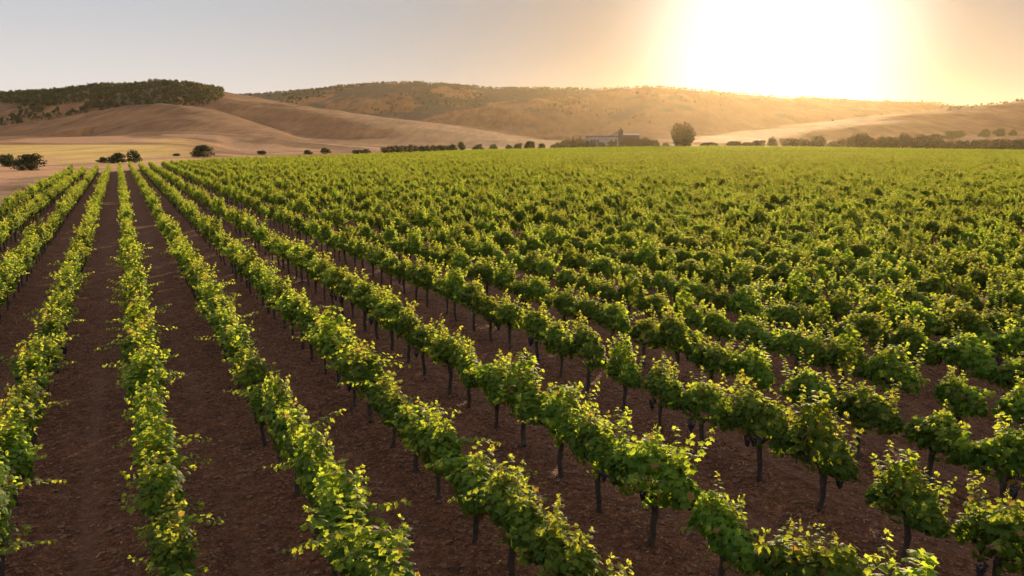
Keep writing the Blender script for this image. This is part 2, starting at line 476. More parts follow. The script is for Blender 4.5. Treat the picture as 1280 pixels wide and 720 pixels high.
def grid_mesh(name, X, Y, Z, tr, keep=None):
    nr, na = X.shape
    V = np.stack([X, Y, Z], -1).reshape(-1, 3)
    i = np.arange(nr*na).reshape(nr, na)
    q = np.stack([i[:-1, :-1], i[1:, :-1], i[1:, 1:], i[:-1, 1:]], -1).reshape(-1, 4)
    if keep is not None: q = q[keep.reshape(-1)[q].all(1)]
    me = bpy.data.meshes.new(name)
    me.vertices.add(len(V)); me.vertices.foreach_set('co', V.reshape(-1))
    me.loops.add(q.size); me.loops.foreach_set('vertex_index', q.reshape(-1).astype(np.int32))
    me.polygons.add(len(q)); me.polygons.foreach_set('loop_start', np.arange(0, q.size, 4, dtype=np.int32))
    me.polygons.foreach_set('use_smooth', np.ones(len(q), dtype=bool))
    at = me.attributes.new('track', 'FLOAT', 'POINT'); at.data.foreach_set('value', tr.reshape(-1).astype(np.float32))
    me.materials.append(M_SOIL)
    me.update(calc_edges=True)
    return me
us = np.arange(-9.0, 34, .055); vs = np.arange(-4, 34, .075)
tag(link('vineyard_soil', grid_mesh('vineyard_soil', *soil_sheet(us, vs, .05, True))), kind='structure')
us = np.arange(-9.2, 420, .55); vs = np.arange(-260, 560, 3.0)
X, Y, Z, tr = soil_sheet(us, vs, .03, False)
U, Vv = np.meshgrid(us, vs, indexing='ij')
Z = Z-np.where((U > -8.5) & (U < 33) & (Vv > -3) & (Vv < 33), .25, 0)
keep = in_field(X, Y) & (Y > -30)
tag(link('vineyard_soil', grid_mesh('vineyard_soil', X, Y, Z, tr, keep)), kind='structure')

# ------------------------------------------------------------------ vine leaves, shoots and vines
_lobes = np.array([(0, .02), (.30, -.14), (.50, .10), (.40, .26), (.60, .52), (.30, .62), (0, 1.0), (-.30, .62), (-.60, .52), (-.40, .26), (-.50, .10), (-.30, -.14)])
LEAF2 = np.concatenate([[(0, .36)], _lobes])
def leaf_verts(size, fold, droop):
    x, y = LEAF2[:, 0]*size, LEAF2[:, 1]*size
    z = -fold*np.abs(x)-droop*(y/size)**2*size
    z[0] += .05*size
    return np.stack([x, y, z], 1)
LEAF_F = [(0, i, i % 12+1) for i in range(1, 13)]
def basis(nrm, tip):
    nrm = nrm/np.linalg.norm(nrm)
    t = tip-nrm*(tip@nrm); t = t/(np.linalg.norm(t)+1e-9)
    return np.stack([np.cross(t, nrm), t, nrm])          # rows: x, y, z axes
def add_leaf(mb, r, p, nrm, tip, size, young):
    L = leaf_verts(size, r.uniform(.05, .4), r.uniform(0, .35))@basis(nrm, tip)+p
    mb.add(L, LEAF_F, 0, young=np.clip(young+r.normal(0, .08), 0, 1), tone=r.random())

def shoot(mb, r, p0, d0, length, bend, s0=.14, s1=.05, y0=.1, y1=1.0, step=.062, rad=.006):
    """a cane with alternate leaves that get smaller and younger towards its tip"""
    k = max(4, int(length/.1)+2)
    pts = [np.array(p0, float)]; d = np.array(d0, float); d /= np.linalg.norm(d)
    for i in range(k-1):
        d = d+np.array(bend)/k+r.normal(0, .07, 3); d /= np.linalg.norm(d)
        pts.append(pts[-1]+d*length/(k-1))
    pts = np.array(pts)
    mb.tube(pts, np.linspace(rad, rad*.35, k), 4, 1, young=.3, tone=.5)
    nl = int(length/step)
    ph = r.random()*6.28
    for i in range(nl):
        t = (i+.6)/nl
        q = t*(k-1); j = min(int(q), k-2); c = pts[j]+(pts[j+1]-pts[j])*(q-j)
        ax = pts[j+1]-pts[j]; ax /= np.linalg.norm(ax)
        a = ph+i*math.pi+r.normal(0, .5)
        ref = np.array((0, 0, 1.)) if abs(ax[2]) < .85 else np.array((1., 0, 0))
        e1 = np.cross(ax, ref); e1 /= np.linalg.norm(e1); e2 = np.cross(ax, e1)
        o = math.cos(a)*e1+math.sin(a)*e2
        s = s0+(s1-s0)*t**1.3; s *= r.uniform(.8, 1.2)
        tip = o*.9+ax*.35+np.array((0, 0, -.35*(1-t)))+r.normal(0, .25, 3)
        nrm = np.array((0, 0, .7))+o*.25+ax*.35+r.normal(0, .35, 3)
        add_leaf(mb, r, c+o*s*.35, nrm, tip, s, y0+(y1-y0)*t**1.2)
    # bronze tuft at the tip
    for i in range(3):
        add_leaf(mb, r, pts[-1]+r.normal(0, .012, 3), r.normal(0, 1, 3), d+r.normal(0, .5, 3), s1*.8, 1.0)

def foliage_mesh(seed):
    r = rngof(seed); mb = MB()
    L = r.uniform(.58, .70)                               # half length along the row
    bumps = [(r.uniform(-.5, .5), r.uniform(.05, .26), r.uniform(.12, .24)) for _ in range(3)]
    off = r.uniform(-.1, .1)
    def top(x): return 1.26+sum(h*math.exp(-((x-c)/w)**2) for c, h, w in bumps)-.30*abs(x/L)**3
    def bot(x): return .68+.05*math.sin(x*5+seed)+.14*abs(x/L)**2
    def half(x): return .185*(1-.35*abs(x/L)**3)
    # outer shell of leaves
    for _ in range(760):
        x = r.uniform(-L, L); a = r.uniform(-.25, math.pi+.25)
        zc = (top(x)+bot(x))/2; hz = (top(x)-bot(x))/2; hy = half(x)
        k = 1-.45*r.random()**1.6
        c, s = math.cos(a), math.sin(a)
        sg = lambda q: math.copysign(abs(q)**.75, q)
        zz = zc+hz*sg(s)*k if r.random() > .35 else zc+hz*r.uniform(-1, 1)
        yy = hy*sg(c)*k*(1+.18*r.normal())+off*x
        p = np.array((x, yy, zz))
        o = np.array((.35*x/L, yy/hy, 1.1*(zz-zc)/hz))
        nrm = o+np.array((0, 0, .45))+r.normal(0, .5, 3)
        tip = np.array((0, 0, -1.0))+.6*o+r.normal(0, .45, 3)
        hi = (zz-bot(x))/(top(x)-bot(x))
        add_leaf(mb, r, p, nrm, tip, r.uniform(.075, .125), max(0, 1.1*(hi-.42))*r.uniform(.5, 1.1))  # higher leaves get the young tint, partly as painted sunlight on the canopy top
    # tufts of upright shoots from the arms, each tuft drawn to a point
    for _ in range(5):
        x = r.uniform(-L*.9, L*.9); y = r.normal(0, .08)
        lean = r.normal(0, .22, 2); Lh = r.uniform(.36, .80)
        for q in range(3):
            d = np.array((lean[0], lean[1], 1.0))+r.normal(0, .13, 3)
            shoot(mb, r, (x+r.normal(0, .07), y+r.normal(0, .06), 1.02+r.uniform(-.05, .1)), d, Lh*r.uniform(.65, 1.0), (r.normal(0, .2), r.normal(0, .2), -.1), .11, .06, .15, .9, .040)
    # short laterals pushing out to the sides
    for _ in range(5):
        x = r.uniform(-L, L); sgn = r.choice((-1, 1))
        shoot(mb, r, (x, sgn*.12, r.uniform(.95, 1.3)), (r.normal(0, .4), sgn, .35), r.uniform(.18, .34), (0, 0, -.5), .11, .07, .15, .8, .042)
    return mb.mesh('foliage', [M_LEAF, M_CANE])

def tall_shoot_mesh(seed, arch):
    r = rngof(seed); mb = MB()
    if arch: shoot(mb, r, (0, 0, 0), (r.normal(0, .3), 1, .55), r.uniform(.55, .85), (r.normal(0, .2), .2, -.75), .11, .05, .3, 1.0, .045, .007)
    else: shoot(mb, r, (0, 0, 0), (r.normal(0, .18), r.normal(0, .18), 1), r.uniform(.55, .8), (r.normal(0, .5), r.normal(0, .5), -.25), .11, .05, .25, 1.0, .040, .007)
    return mb.mesh('shoot', [M_LEAF, M_CANE])

def trunk_mesh(seed):
    r = rngof(seed); mb = MB()
    k = 9; pts = []; p = np.array((0, 0, -.08)); lean = r.normal(0, .05, 2)
    for i in range(k):
        t = i/(k-1)
        pts.append((lean[0]*math.sin(t*3)+r.normal(0, .008)+lean[0]*t, lean[1]*math.sin(t*2.4)+r.normal(0, .008), -.08+t*.86))
    rad = np.array([.062, .050, .043, .040, .039, .041, .043, .048, .052])*r.uniform(.85, 1.2)
    mb.tube(pts, rad*(1+r.normal(0, .07, k)), 9, 0)
    h = np.array(pts[-1])
    for sgn in (-1, 1):                                   # the two arms tied along the row
        q = [h-np.array((0, 0, .06)), h+np.array((sgn*.10, r.normal(0, .02), .03))]
        for j in range(1, 6): q.append(h+np.array((sgn*(.1+.115*j), r.normal(0, .02), .05+r.normal(0, .015))))
        mb.tube(q, np.linspace(.036, .014, 7)*(1+r.normal(0, .1, 7)), 7, 0)
        for j in range(2, 6):                             # spurs
            b = q[j]; mb.tube([b, b+np.array((r.normal(0, .02), r.normal(0, .03), .07)), b+np.array((r.normal(0, .04), r.normal(0, .05), .2))], [.014, .011, .006], 5, 0)
    return mb.mesh('trunk', [M_BARK], smooth=True)

_ico = None
def ico():
    global _ico
    if _ico is None:
        t = (1+5**.5)/2
        v = np.array([(-1, t, 0), (1, t, 0), (-1, -t, 0), (1, -t, 0), (0, -1, t), (0, 1, t), (0, -1, -t), (0, 1, -t), (t, 0, -1), (t, 0, 1), (-t, 0, -1), (-t, 0, 1)])
        v = v/np.linalg.norm(v[0])
        f = [(0, 11, 5), (0, 5, 1), (0, 1, 7), (0, 7, 10), (0, 10, 11), (1, 5, 9), (5, 11, 4), (11, 10, 2), (10, 7, 6), (7, 1, 8), (3, 9, 4), (3, 4, 2), (3, 2, 6), (3, 6, 8), (3, 8, 9), (4, 9, 5), (2, 4, 11), (6, 2, 10), (8, 6, 7), (9, 8, 1)]
        _ico = (v, f)
    return _ico
def grape_mesh(seed):
    r = rngof(seed); mb = MB(); v, f = ico()
    mb.tube([(0, 0, .10), (0, 0, 0)], [.005, .004], 5, 1)
    for i in range(110):
        t = r.random()**.8; rad = .060*(1-t)**.6*(.35+.65*min(1, t*6))
        a = r.random()*6.28
        mb.add(v*r.uniform(.011, .014)+np.array((rad*math.cos(a), rad*math.sin(a), -t*.19)), f, 0)
    return mb.mesh('grape_bunch', [M_GRAPE, M_CANE], smooth=True)

def distant_vine_mesh(seed, n, size):
    """a whole vine for the far part of the field: fewer, larger leaf clumps, and its trunk"""
    r = rngof(seed)
    mb = MB()
    mb.tube([(0, 0, -.1), (.02, .01, .4), (0, 0, .85)], [.05, .04, .045], 5, 1, young=0, tone=0)
    bumps = [(r.uniform(-.5, .5), r.uniform(.3, .65), r.uniform(.09, .17)) for _ in range(3)]
    for _ in range(n):
        x = r.choice((-1, 1))*.60*r.random()**.8; top = 1.28+sum(h*math.exp(-((x-c)/w)**2) for c, h, w in bumps)
        z = .6+(top-.6)*r.random()**.8; w = .22*(1-.6*max(0, (z-1.2)/.7))
        y = w*r.uniform(-1, 1)
        o = np.array((.2*x, y/w, (z-1.1)*1.6))
        s = size*r.uniform(.7, 1.3)
        B = basis(o+np.array((0, 0, .4))+r.normal(0, .5, 3), r.normal(0, 1, 3)+np.array((0, 0, -.6)))
        q = np.array([(-.5, 0, -.1), (0, -.45, .05), (.5, .1, -.1), (.25, .6, .02), (-.3, .55, -.04)])*s
        mb.add(q@B+np.array((x, y, z)), [(0, 1, 2, 3, 4)], 0, young=float(np.clip((z-1.35)*.9+r.normal(0, .22), 0, 1)), tone=.95*r.random())
    return mb.mesh('distant_vine', [M_LEAF, M_BARK])

NF = 12
FOL = [foliage_mesh(100+i) for i in range(NF)]
TRK = [trunk_mesh(200+i) for i in range(8)]
UP = [tall_shoot_mesh(300+i, False) for i in range(8)]
ARCH = [tall_shoot_mesh(320+i, True) for i in range(8)]
GRP = [grape_mesh(340+i) for i in range(3)]

# every vine of the field
r = rngof(11)
vines = []
for k, u in enumerate(ROW_U):
    vv = np.arange(-120 if u > 20 else -4, float(vmax(u)), 1.34)+r.uniform(0, .5)
    n_ = len(vv)
    jit = min(.09, .03+.0012*max(0, u-6))
    uu = u+r.normal(0, jit, n_); vv = vv+r.normal(0, .10, n_)
    vines.append(np.stack([uu, vv, np.full(n_, k)], 1))
vines = np.concatenate(vines)
vx = vines[:, 0]*PERP[0]+vines[:, 1]*ROWDIR[0]; vy = vines[:, 0]*PERP[1]+vines[:, 1]*ROWDIR[1]
ok = in_field(vx, vy) & (vy > 1.5) & (np.abs(vx) < .78*vy+7)
vines = vines[ok]; vx = vx[ok]; vy = vy[ok]
vz = terrain(vx, vy)+.04
# which vines show in the photograph, nearest first
def project(x, y, z):
    dz = z-CAM_H
    f = y*math.cos(PITCH)-dz*math.sin(PITCH); up = y*math.sin(PITCH)+dz*math.cos(PITCH)
    return 640+1005*x/f, 360-1005*up/f, f
inview = np.zeros(len(vx), bool)
for dx, dz in ((0, .4), (0, 1.0), (0, 1.75), (-.7, 1.2), (.7, 1.2)):
    px, py, f = project(vx+dx*.9, vy, vz+dz)
    inview |= (f > 1) & (px > -25) & (px < 1305) & (py > -10) & (py < 745)
dist = np.hypot(vx, vy)
order = np.argsort(np.where(inview, dist, 1e9))
near = order[:300]
is_near = np.zeros(len(vx), bool); is_near[near] = True

ORD = ['', 'first', 'second', 'third', 'fourth', 'fifth', 'sixth', 'seventh', 'eighth', 'ninth', 'tenth', 'eleventh', 'twelfth', 'thirteenth', 'fourteenth', 'fifteenth',
       'sixteenth', 'seventeenth', 'eighteenth', 'nineteenth']
TENS = {2: 'twent', 3: 'thirt', 4: 'fort', 5: 'fift', 6: 'sixt', 7: 'sevent'}
def ordinal(i):
    if i < 20: return ORD[i]
    return TENS[i//10]+('ieth' if i % 10 == 0 else 'y-'+ORD[i % 10])

GROUP = 'grapevines planted in straight rows'
by_row = {}
for i in near: by_row.setdefault(int(vines[i, 2]), []).append(i)
ROWANG = math.atan2(ROWDIR[1], ROWDIR[0])
for k, idx in sorted(by_row.items()):
    idx = sorted(idx, key=lambda i: vines[i, 1])
    for q, i in enumerate(idx):
        rr = random.Random(int(i)*31+5)
        flip = rr.choice((0, math.pi))
        sc = rr.uniform(.87, 1.07)
        v = empty('grapevine', (vx[i], vy[i], vz[i]), ROWANG+flip+rr.gauss(0, .10), sc)
        link('trunk', rr.choice(TRK), v).rotation_euler = (0, 0, rr.choice((0, math.pi)))
        fo = link('foliage', FOL[rr.randrange(NF)], v)
        fo.scale = (rr.uniform(.94, 1.1), rr.uniform(.85, 1.2), rr.uniform(.94, 1.06))
        ups = rr.choice((0, 1, 1, 2, 3)); ar = rr.choice((0, 1, 1, 2)) if k < 8 else rr.choice((0, 0, 0, 1))
        for _ in range(ups):
            s = link('shoot', rr.choice(UP), v, (rr.uniform(-.55, .55), rr.uniform(-.12, .12), rr.uniform(1.1, 1.3)))
            s.rotation_euler = (0, 0, rr.uniform(0, 6.28)); s.scale = (rr.uniform(.7, .95),)*2+(rr.uniform(.55, .85),)
        for _ in range(ar):
            sd = rr.choice((0, math.pi))
            s = link('shoot', rr.choice(ARCH), v, (rr.uniform(-.55, .55), .12 if sd == 0 else -.12, rr.uniform(1.1, 1.3)))
            s.rotation_euler = (0, 0, sd+rr.uniform(-.5, .5)); s.scale = (rr.uniform(.8, 1.1),)*3
        gr = rr.random() < (.42 if k >= 7 else .10)
        if gr:
            for _ in range(rr.choice((1, 2))):
                b = link('grape_bunch', rr.choice(GRP), v, (rr.uniform(-.35, .35), rr.choice((-1, 1))*rr.uniform(.1, .2), rr.uniform(.70, .78)))
                b.rotation_euler = (rr.uniform(-.1, .1), 0, rr.uniform(0, 6.28)); b.scale = (rr.uniform(1.0, 1.4),)*3
        look = 'grape-bearing' if gr else 'side-shooting' if ar >= 2 else 'spiky-topped' if ups >= 3 else 'bushy' if sc > 1.0 else 'low' if sc < .91 else 'leafy'
        pos = 'nearest vine' if q == 0 else ordinal(q+1)+' vine from the near end'
        tag(v, f'{look} {pos} of the {ordinal(k+1)} row from the left field edge', 'grapevine', GROUP)

# the rest of the field as one object: points that carry the same vines, and clumpier ones far away
far = np.where(~is_near)[0]
def whole_vine(i):
    rr = random.Random(900+i)
    mb = MB()
    src = [(TRK[i % len(TRK)], Matrix()), (FOL[i % NF], Matrix())]
    for _ in range(rr.choice((1, 2, 2, 3))):
        src.append((rr.choice(UP), Matrix.Translation((rr.uniform(-.55, .55), rr.uniform(-.12, .12), rr.uniform(1.1, 1.3)))@Matrix.Rotation(rr.uniform(0, 6.28), 4, 'Z')))
    for me, M in src:
        co = np.empty(len(me.vertices)*3); me.vertices.foreach_get('co', co); co = co.reshape(-1, 3)
        R = np.array(M.to_3x3()); co = co@R.T+np.array(M.translation)
        at = {}
        for nme in ('young', 'tone'):
            if nme in me.attributes:
                b = np.empty(len(me.vertices), dtype=np.float32); me.attributes[nme].data.foreach_get('value', b); at[nme] = b
            else: at[nme] = 0.0
        mi = [2 if len(me.materials) == 1 else p.material_index for p in me.polygons]
        b0 = mb.n
        mb.add(co, [], 0, **at)
        mb.f.extend([tuple(b0+j for j in p.vertices) for p in me.polygons]); mb.m.extend(mi)
    return mb.mesh('whole_vine', [M_LEAF, M_CANE, M_BARK])
FULL = [whole_vine(i) for i in range(NF)]
LOD = [distant_vine_mesh(500+i, 240, .15) for i in range(10)]
pool = FULL+LOD
pts = np.stack([vx[far], vy[far], vz[far]], 1)
rr = rngof(77)
nearish = dist[far] < 330
pick = np.where(nearish, rr.integers(0, len(FULL), len(far)), len(FULL)+rr.integers(0, len(LOD), len(far))).astype(np.int32)
rot = (ROWANG+rr.choice((0, math.pi), len(far))+rr.normal(0, .12, len(far))).astype(np.float32)
scl = (rr.uniform(.70, 1.10, len(far))*np.where(rr.random(len(far)) < .07, .68, 1)).astype(np.float32)

def scatter(name, pts, pick, rot, scl, pool):
    """one mesh of points whose geometry nodes put the pool's shapes on them"""
    me = bpy.data.meshes.new(name)
    me.vertices.add(len(pts)); me.vertices.foreach_set('co', pts.reshape(-1).astype(np.float32))
    for nme, arr, ty in (('pick', pick, 'INT'), ('turn', rot, 'FLOAT'), ('size', scl, 'FLOAT')):
        at = me.attributes.new(nme, ty, 'POINT'); at.data.foreach_set('value', arr)
    o = link(name, me)
    ng = bpy.data.node_groups.new(name, 'GeometryNodeTree')
    ng.interface.new_socket('Geometry', in_out='INPUT', socket_type='NodeSocketGeometry')
    ng.interface.new_socket('Geometry', in_out='OUTPUT', socket_type='NodeSocketGeometry')
    gi = ng.nodes.new('NodeGroupInput'); go = ng.nodes.new('NodeGroupOutput')
    gti = ng.nodes.new('GeometryNodeGeometryToInstance')
    for p in reversed(pool):       # a multi-input lists its links last first
        po = bpy.data.objects.new(p.name, p)
        oi = ng.nodes.new('GeometryNodeObjectInfo'); oi.inputs['Object'].default_value = po
        oi.inputs['As Instance'].default_value = False
        ng.links.new(oi.outputs['Geometry'], gti.inputs[0])
    def attr(nm, ty):
        a = ng.nodes.new('GeometryNodeInputNamedAttribute'); a.data_type = ty; a.inputs['Name'].default_value = nm
        return a.outputs['Attribute']
    iop = ng.nodes.new('GeometryNodeInstanceOnPoints')
    iop.inputs['Pick Instance'].default_value = True
    m2p = ng.nodes.new('GeometryNodeMeshToPoints')
    ng.links.new(gi.outputs[0], m2p.inputs[0])
    ng.links.new(m2p.outputs[0], iop.inputs['Points'])
    ng.links.new(gti.outputs[0], iop.inputs['Instance'])
    ng.links.new(attr('pick', 'INT'), iop.inputs['Instance Index'])
    cx = ng.nodes.new('ShaderNodeCombineXYZ'); ng.links.new(attr('turn', 'FLOAT'), cx.inputs[2])
    e2r = ng.nodes.new('FunctionNodeEulerToRotation'); ng.links.new(cx.outputs[0], e2r.inputs[0])
    ng.links.new(e2r.outputs[0], iop.inputs['Rotation'])
    ng.links.new(attr('size', 'FLOAT'), iop.inputs['Scale'])
    ng.links.new(iop.outputs[0], go.inputs[0])
    md = o.modifiers.new('scatter', 'NODES'); md.node_group = ng
    return o
tag(scatter('vineyard_rows', pts, pick, rot, scl, pool), 'the many farther green grapevines filling the field to its far edge', 'vineyard', None, 'stuff')

# ------------------------------------------------------------------ clods and straw on the near soil
def surf(n_, seed, vmx, bias):
    r = rngof(seed)
    v = -2+(vmx+2)*r.random(n_)**bias; u = r.uniform(-8.6, 24, n_)
    j = np.clip(np.searchsorted(ROW_U, u), 1, len(ROW_U)-1)
    d = np.minimum(np.abs(u-ROW_U[j-1]), np.abs(u-ROW_U[j]))
    kp = r.random(n_) > np.exp(-((d-.98)/.2)**2)*.85
    u, v = u[kp], v[kp]
    x = u*PERP[0]+v*ROWDIR[0]; y = u*PERP[1]+v*ROWDIR[1]
    kp = (y > 5) & (np.abs(x) < .72*y+2)
    u, v, x, y = u[kp], v[kp], x[kp], y[kp]
    zz = np.array(soil_heights(u, v))
    return x, y, zz
def soil_heights(u, v):
    j = np.clip(np.searchsorted(ROW_U, u), 1, len(ROW_U)-1)
    d = np.minimum(np.abs(u-ROW_U[j-1]), np.abs(u-ROW_U[j]))
    x = u*PERP[0]+v*ROWDIR[0]; y = u*PERP[1]+v*ROWDIR[1]
    tr = np.clip(np.exp(-((d-.98)/.16)**2)*(.45+.5*fbm(u*.8, v*.25, 3))+.18*np.exp(-((d-.55)/.12)**2), 0, 1)
    return terrain(x, y)+.05+.07*np.exp(-(d/.38)**2)+(.045*fbm(u*2.2, v*2.2, 5, .62)+.03*np.maximum(0, fbm(u*9, v*9, 3)))*(1-.7*tr)-.03*tr
x, y, z = surf(48000, 5, 26, 1.0)
r = rngof(6); v0, f0 = ico()
nC = len(x)
s = .012+.035*r.random(nC)**3
V = (v0[None]*(1+.25*r.normal(0, 1, (nC, 12, 1)))*np.stack([s*r.uniform(.8, 1.4, nC), s*r.uniform(.8, 1.4, nC), s*r.uniform(.5, .8, nC)], 1)[:, None])+np.stack([x, y, z+s*.2], 1)[:, None]
tri = V[:, np.array(f0)].reshape(-1, 3, 3)
tag(link('soil_clods', soup('soil_clods', tri, None, M_CLOD)), 'loose brown clods of earth between the near vine rows', 'soil', None, 'stuff')
x, y, z = surf(60000, 8, 32, 1.0)
nC = len(x); a = r.uniform(0, 6.28, nC); L = r.uniform(.012, .05, nC); w = r.uniform(.003, .008, nC)
wide = r.random(nC) < .2; L = np.where(wide, r.uniform(.015, .035, nC), L); w = np.where(wide, L*.4, w)
dx = np.stack([np.cos(a), np.sin(a), r.normal(0, .25, nC)], 1)*L[:, None]; dy = np.stack([-np.sin(a), np.cos(a), r.normal(0, .2, nC)], 1)*w[:, None]
c = np.stack([x, y, z+.012], 1)
q = np.stack([c-dx-dy*.4, c-dy+np.array((0, 0, .008)), c+dx*.9-dy*.2, c+dx*.8+dy*.4, c+dy+np.array((0, 0, .01)), c-dx+dy*.3], 1)
tag(link('straw_litter', soup('straw_litter', q, None, M_STRAW)), 'dry straw and fallen leaves scattered over the brown soil', 'straw', None, 'stuff')

# ------------------------------------------------------------------ trees, bushes and hedges beyond the field
def clump_soup(r, centres, radii, per, size, squash=1.0):
    """small bent leaf sprays spread through ellipsoid clumps"""
    out_ = []
    for c, rad in zip(centres, radii):
        k = max(12, int(per*np.prod(np.asarray(rad))**(2/3)/size**2))
        d = r.normal(0, 1, (k, 3)); d /= np.linalg.norm(d, axis=1)[:, None]
        p = c+d*rad*(.45+.6*r.random((k, 1))**.6)
        nrm = d+r.normal(0, .6, (k, 3)); nrm /= np.linalg.norm(nrm, axis=1)[:, None]
        t = np.cross(nrm, r.normal(0, 1, (k, 3))); t /= np.linalg.norm(t, axis=1)[:, None]; b = np.cross(nrm, t)
        s = size*r.uniform(.5, 1.3, (k, 1))
        out_.append(np.stack([p-t*s, p-b*s*.6+nrm*s*.2, p+t*s, p+b*s*.6-nrm*s*.15], 1))
    return np.concatenate(out_)

def crown_mesh(seed, w, h, z0, style):
    r = rngof(seed)
    C = []; R = []
    if style == 'fan':                      # many upright plumes fanning out from the base
        for i in range(30):
            a = i*2.4+r.uniform(-.3, .3); t = ((i+.5)/30)**.5
            ex = w/2*t*.92; top = z0+h*(1-.24*t**2.2)*r.uniform(.90, 1.06)
            for s_ in np.linspace(.12, 1, 5):
                zz = z0+(top-z0)*s_
                k = ex*min(1, .42+.75*s_)*(1-.18*max(0, s_-.75)/.25)
                C.append((k*math.cos(a), k*math.sin(a), zz)); R.append(np.array((.066*w, .066*w, .14*h))*np.array((1.3-1.1*s_, 1.3-1.1*s_, 1.0-.25*s_)))
    elif style == 'cone':
        for i in range(14):
            t = i/13; k = w*.5*(1-t)*.7
            for j in range(4):
                a = r.uniform(0, 6.28); C.append((k*math.cos(a), k*math.sin(a), z0+h*t)); R.append(np.array((.22*w, .22*w, .10*h))*(1.05-.75*t))
    else:
        nb = 30 if style == 'round' else 30
        for i in range(nb):
            d = r.normal(0, 1, 3); d /= np.linalg.norm(d)
            q = r.random()**.4
            if style == 'bush':             # widest near the ground, leaves down to it
                t = r.random(); a = r.uniform(0, 6.28); k = w*.40*(1-.55*t*t)*r.random()**.5
                C.append(np.array((k*math.cos(a), k*math.sin(a), h*(.10+.72*t)))); R.append(np.array((w, w, h*1.0))*r.uniform(.12, .20)); continue
            c = np.array((d[0]*w*.36*q, d[1]*w*.36*q, z0+h*.46+d[2]*h*.38*q))
            C.append(c); R.append(np.array((w, w, h*1.1))*r.uniform(.13, .22))
    Q = clump_soup(r, C, R, 5.0 if style != 'fan' else 12.0, max(.22, min(w, h)*.045))
    Q[..., 2] = np.maximum(Q[..., 2], .02)
    n_ = len(Q)
    return soup('crown', Q, None, M_FARLEAF, {'young': np.clip((Q[:, 0, 2]-z0)/h*.6+r.normal(0, .2, n_), 0, 1), 'tone': r.random(n_)})

def plant(name, px, base, top, wpx, D, style, label, cat, group=None, seed=None, trunk=True):
    seed = seed or int(px*7+D)
    r = rngof(seed)
    P = world_pt(px, base, D)
    z0 = tz(P[0], P[1])
    ztop = world_pt(px, top, D)[2]
    w = wpx/1005*D*(1.3 if style == 'round' else 1.12); h = max(ztop-z0, 1.0)
    root = empty(name, (P[0], P[1], z0))
    stem_h = h*(.07 if style in ('fan', 'cone', 'round') else .03)
    mb = MB()
    mb.tube([(0, 0, -.3), (.02*w, 0, stem_h*.6), (0, .02*w, stem_h*1.6+.2)], np.array((.05, .04, .03))*max(1.2, min(w, h)), 8, 0)
    for i in range(6):
        a = i*1.05+r.uniform(0, .6); k = w*.26
        mb.tube([(0, 0, stem_h*.7), (k*.5*math.cos(a), k*.5*math.sin(a), stem_h+h*.22), (k*math.cos(a), k*math.sin(a), stem_h+h*.48)], np.array((.022, .016, .008))*max(1.2, min(w, h)), 5, 0)
    mb.build('trunk' if trunk else 'stem', M_TRUNK, root, smooth=True)
    link('crown', crown_mesh(seed+1, w, h-stem_h*.5, stem_h*.5, style), root)
    tag(root, label, cat, group)
    return root

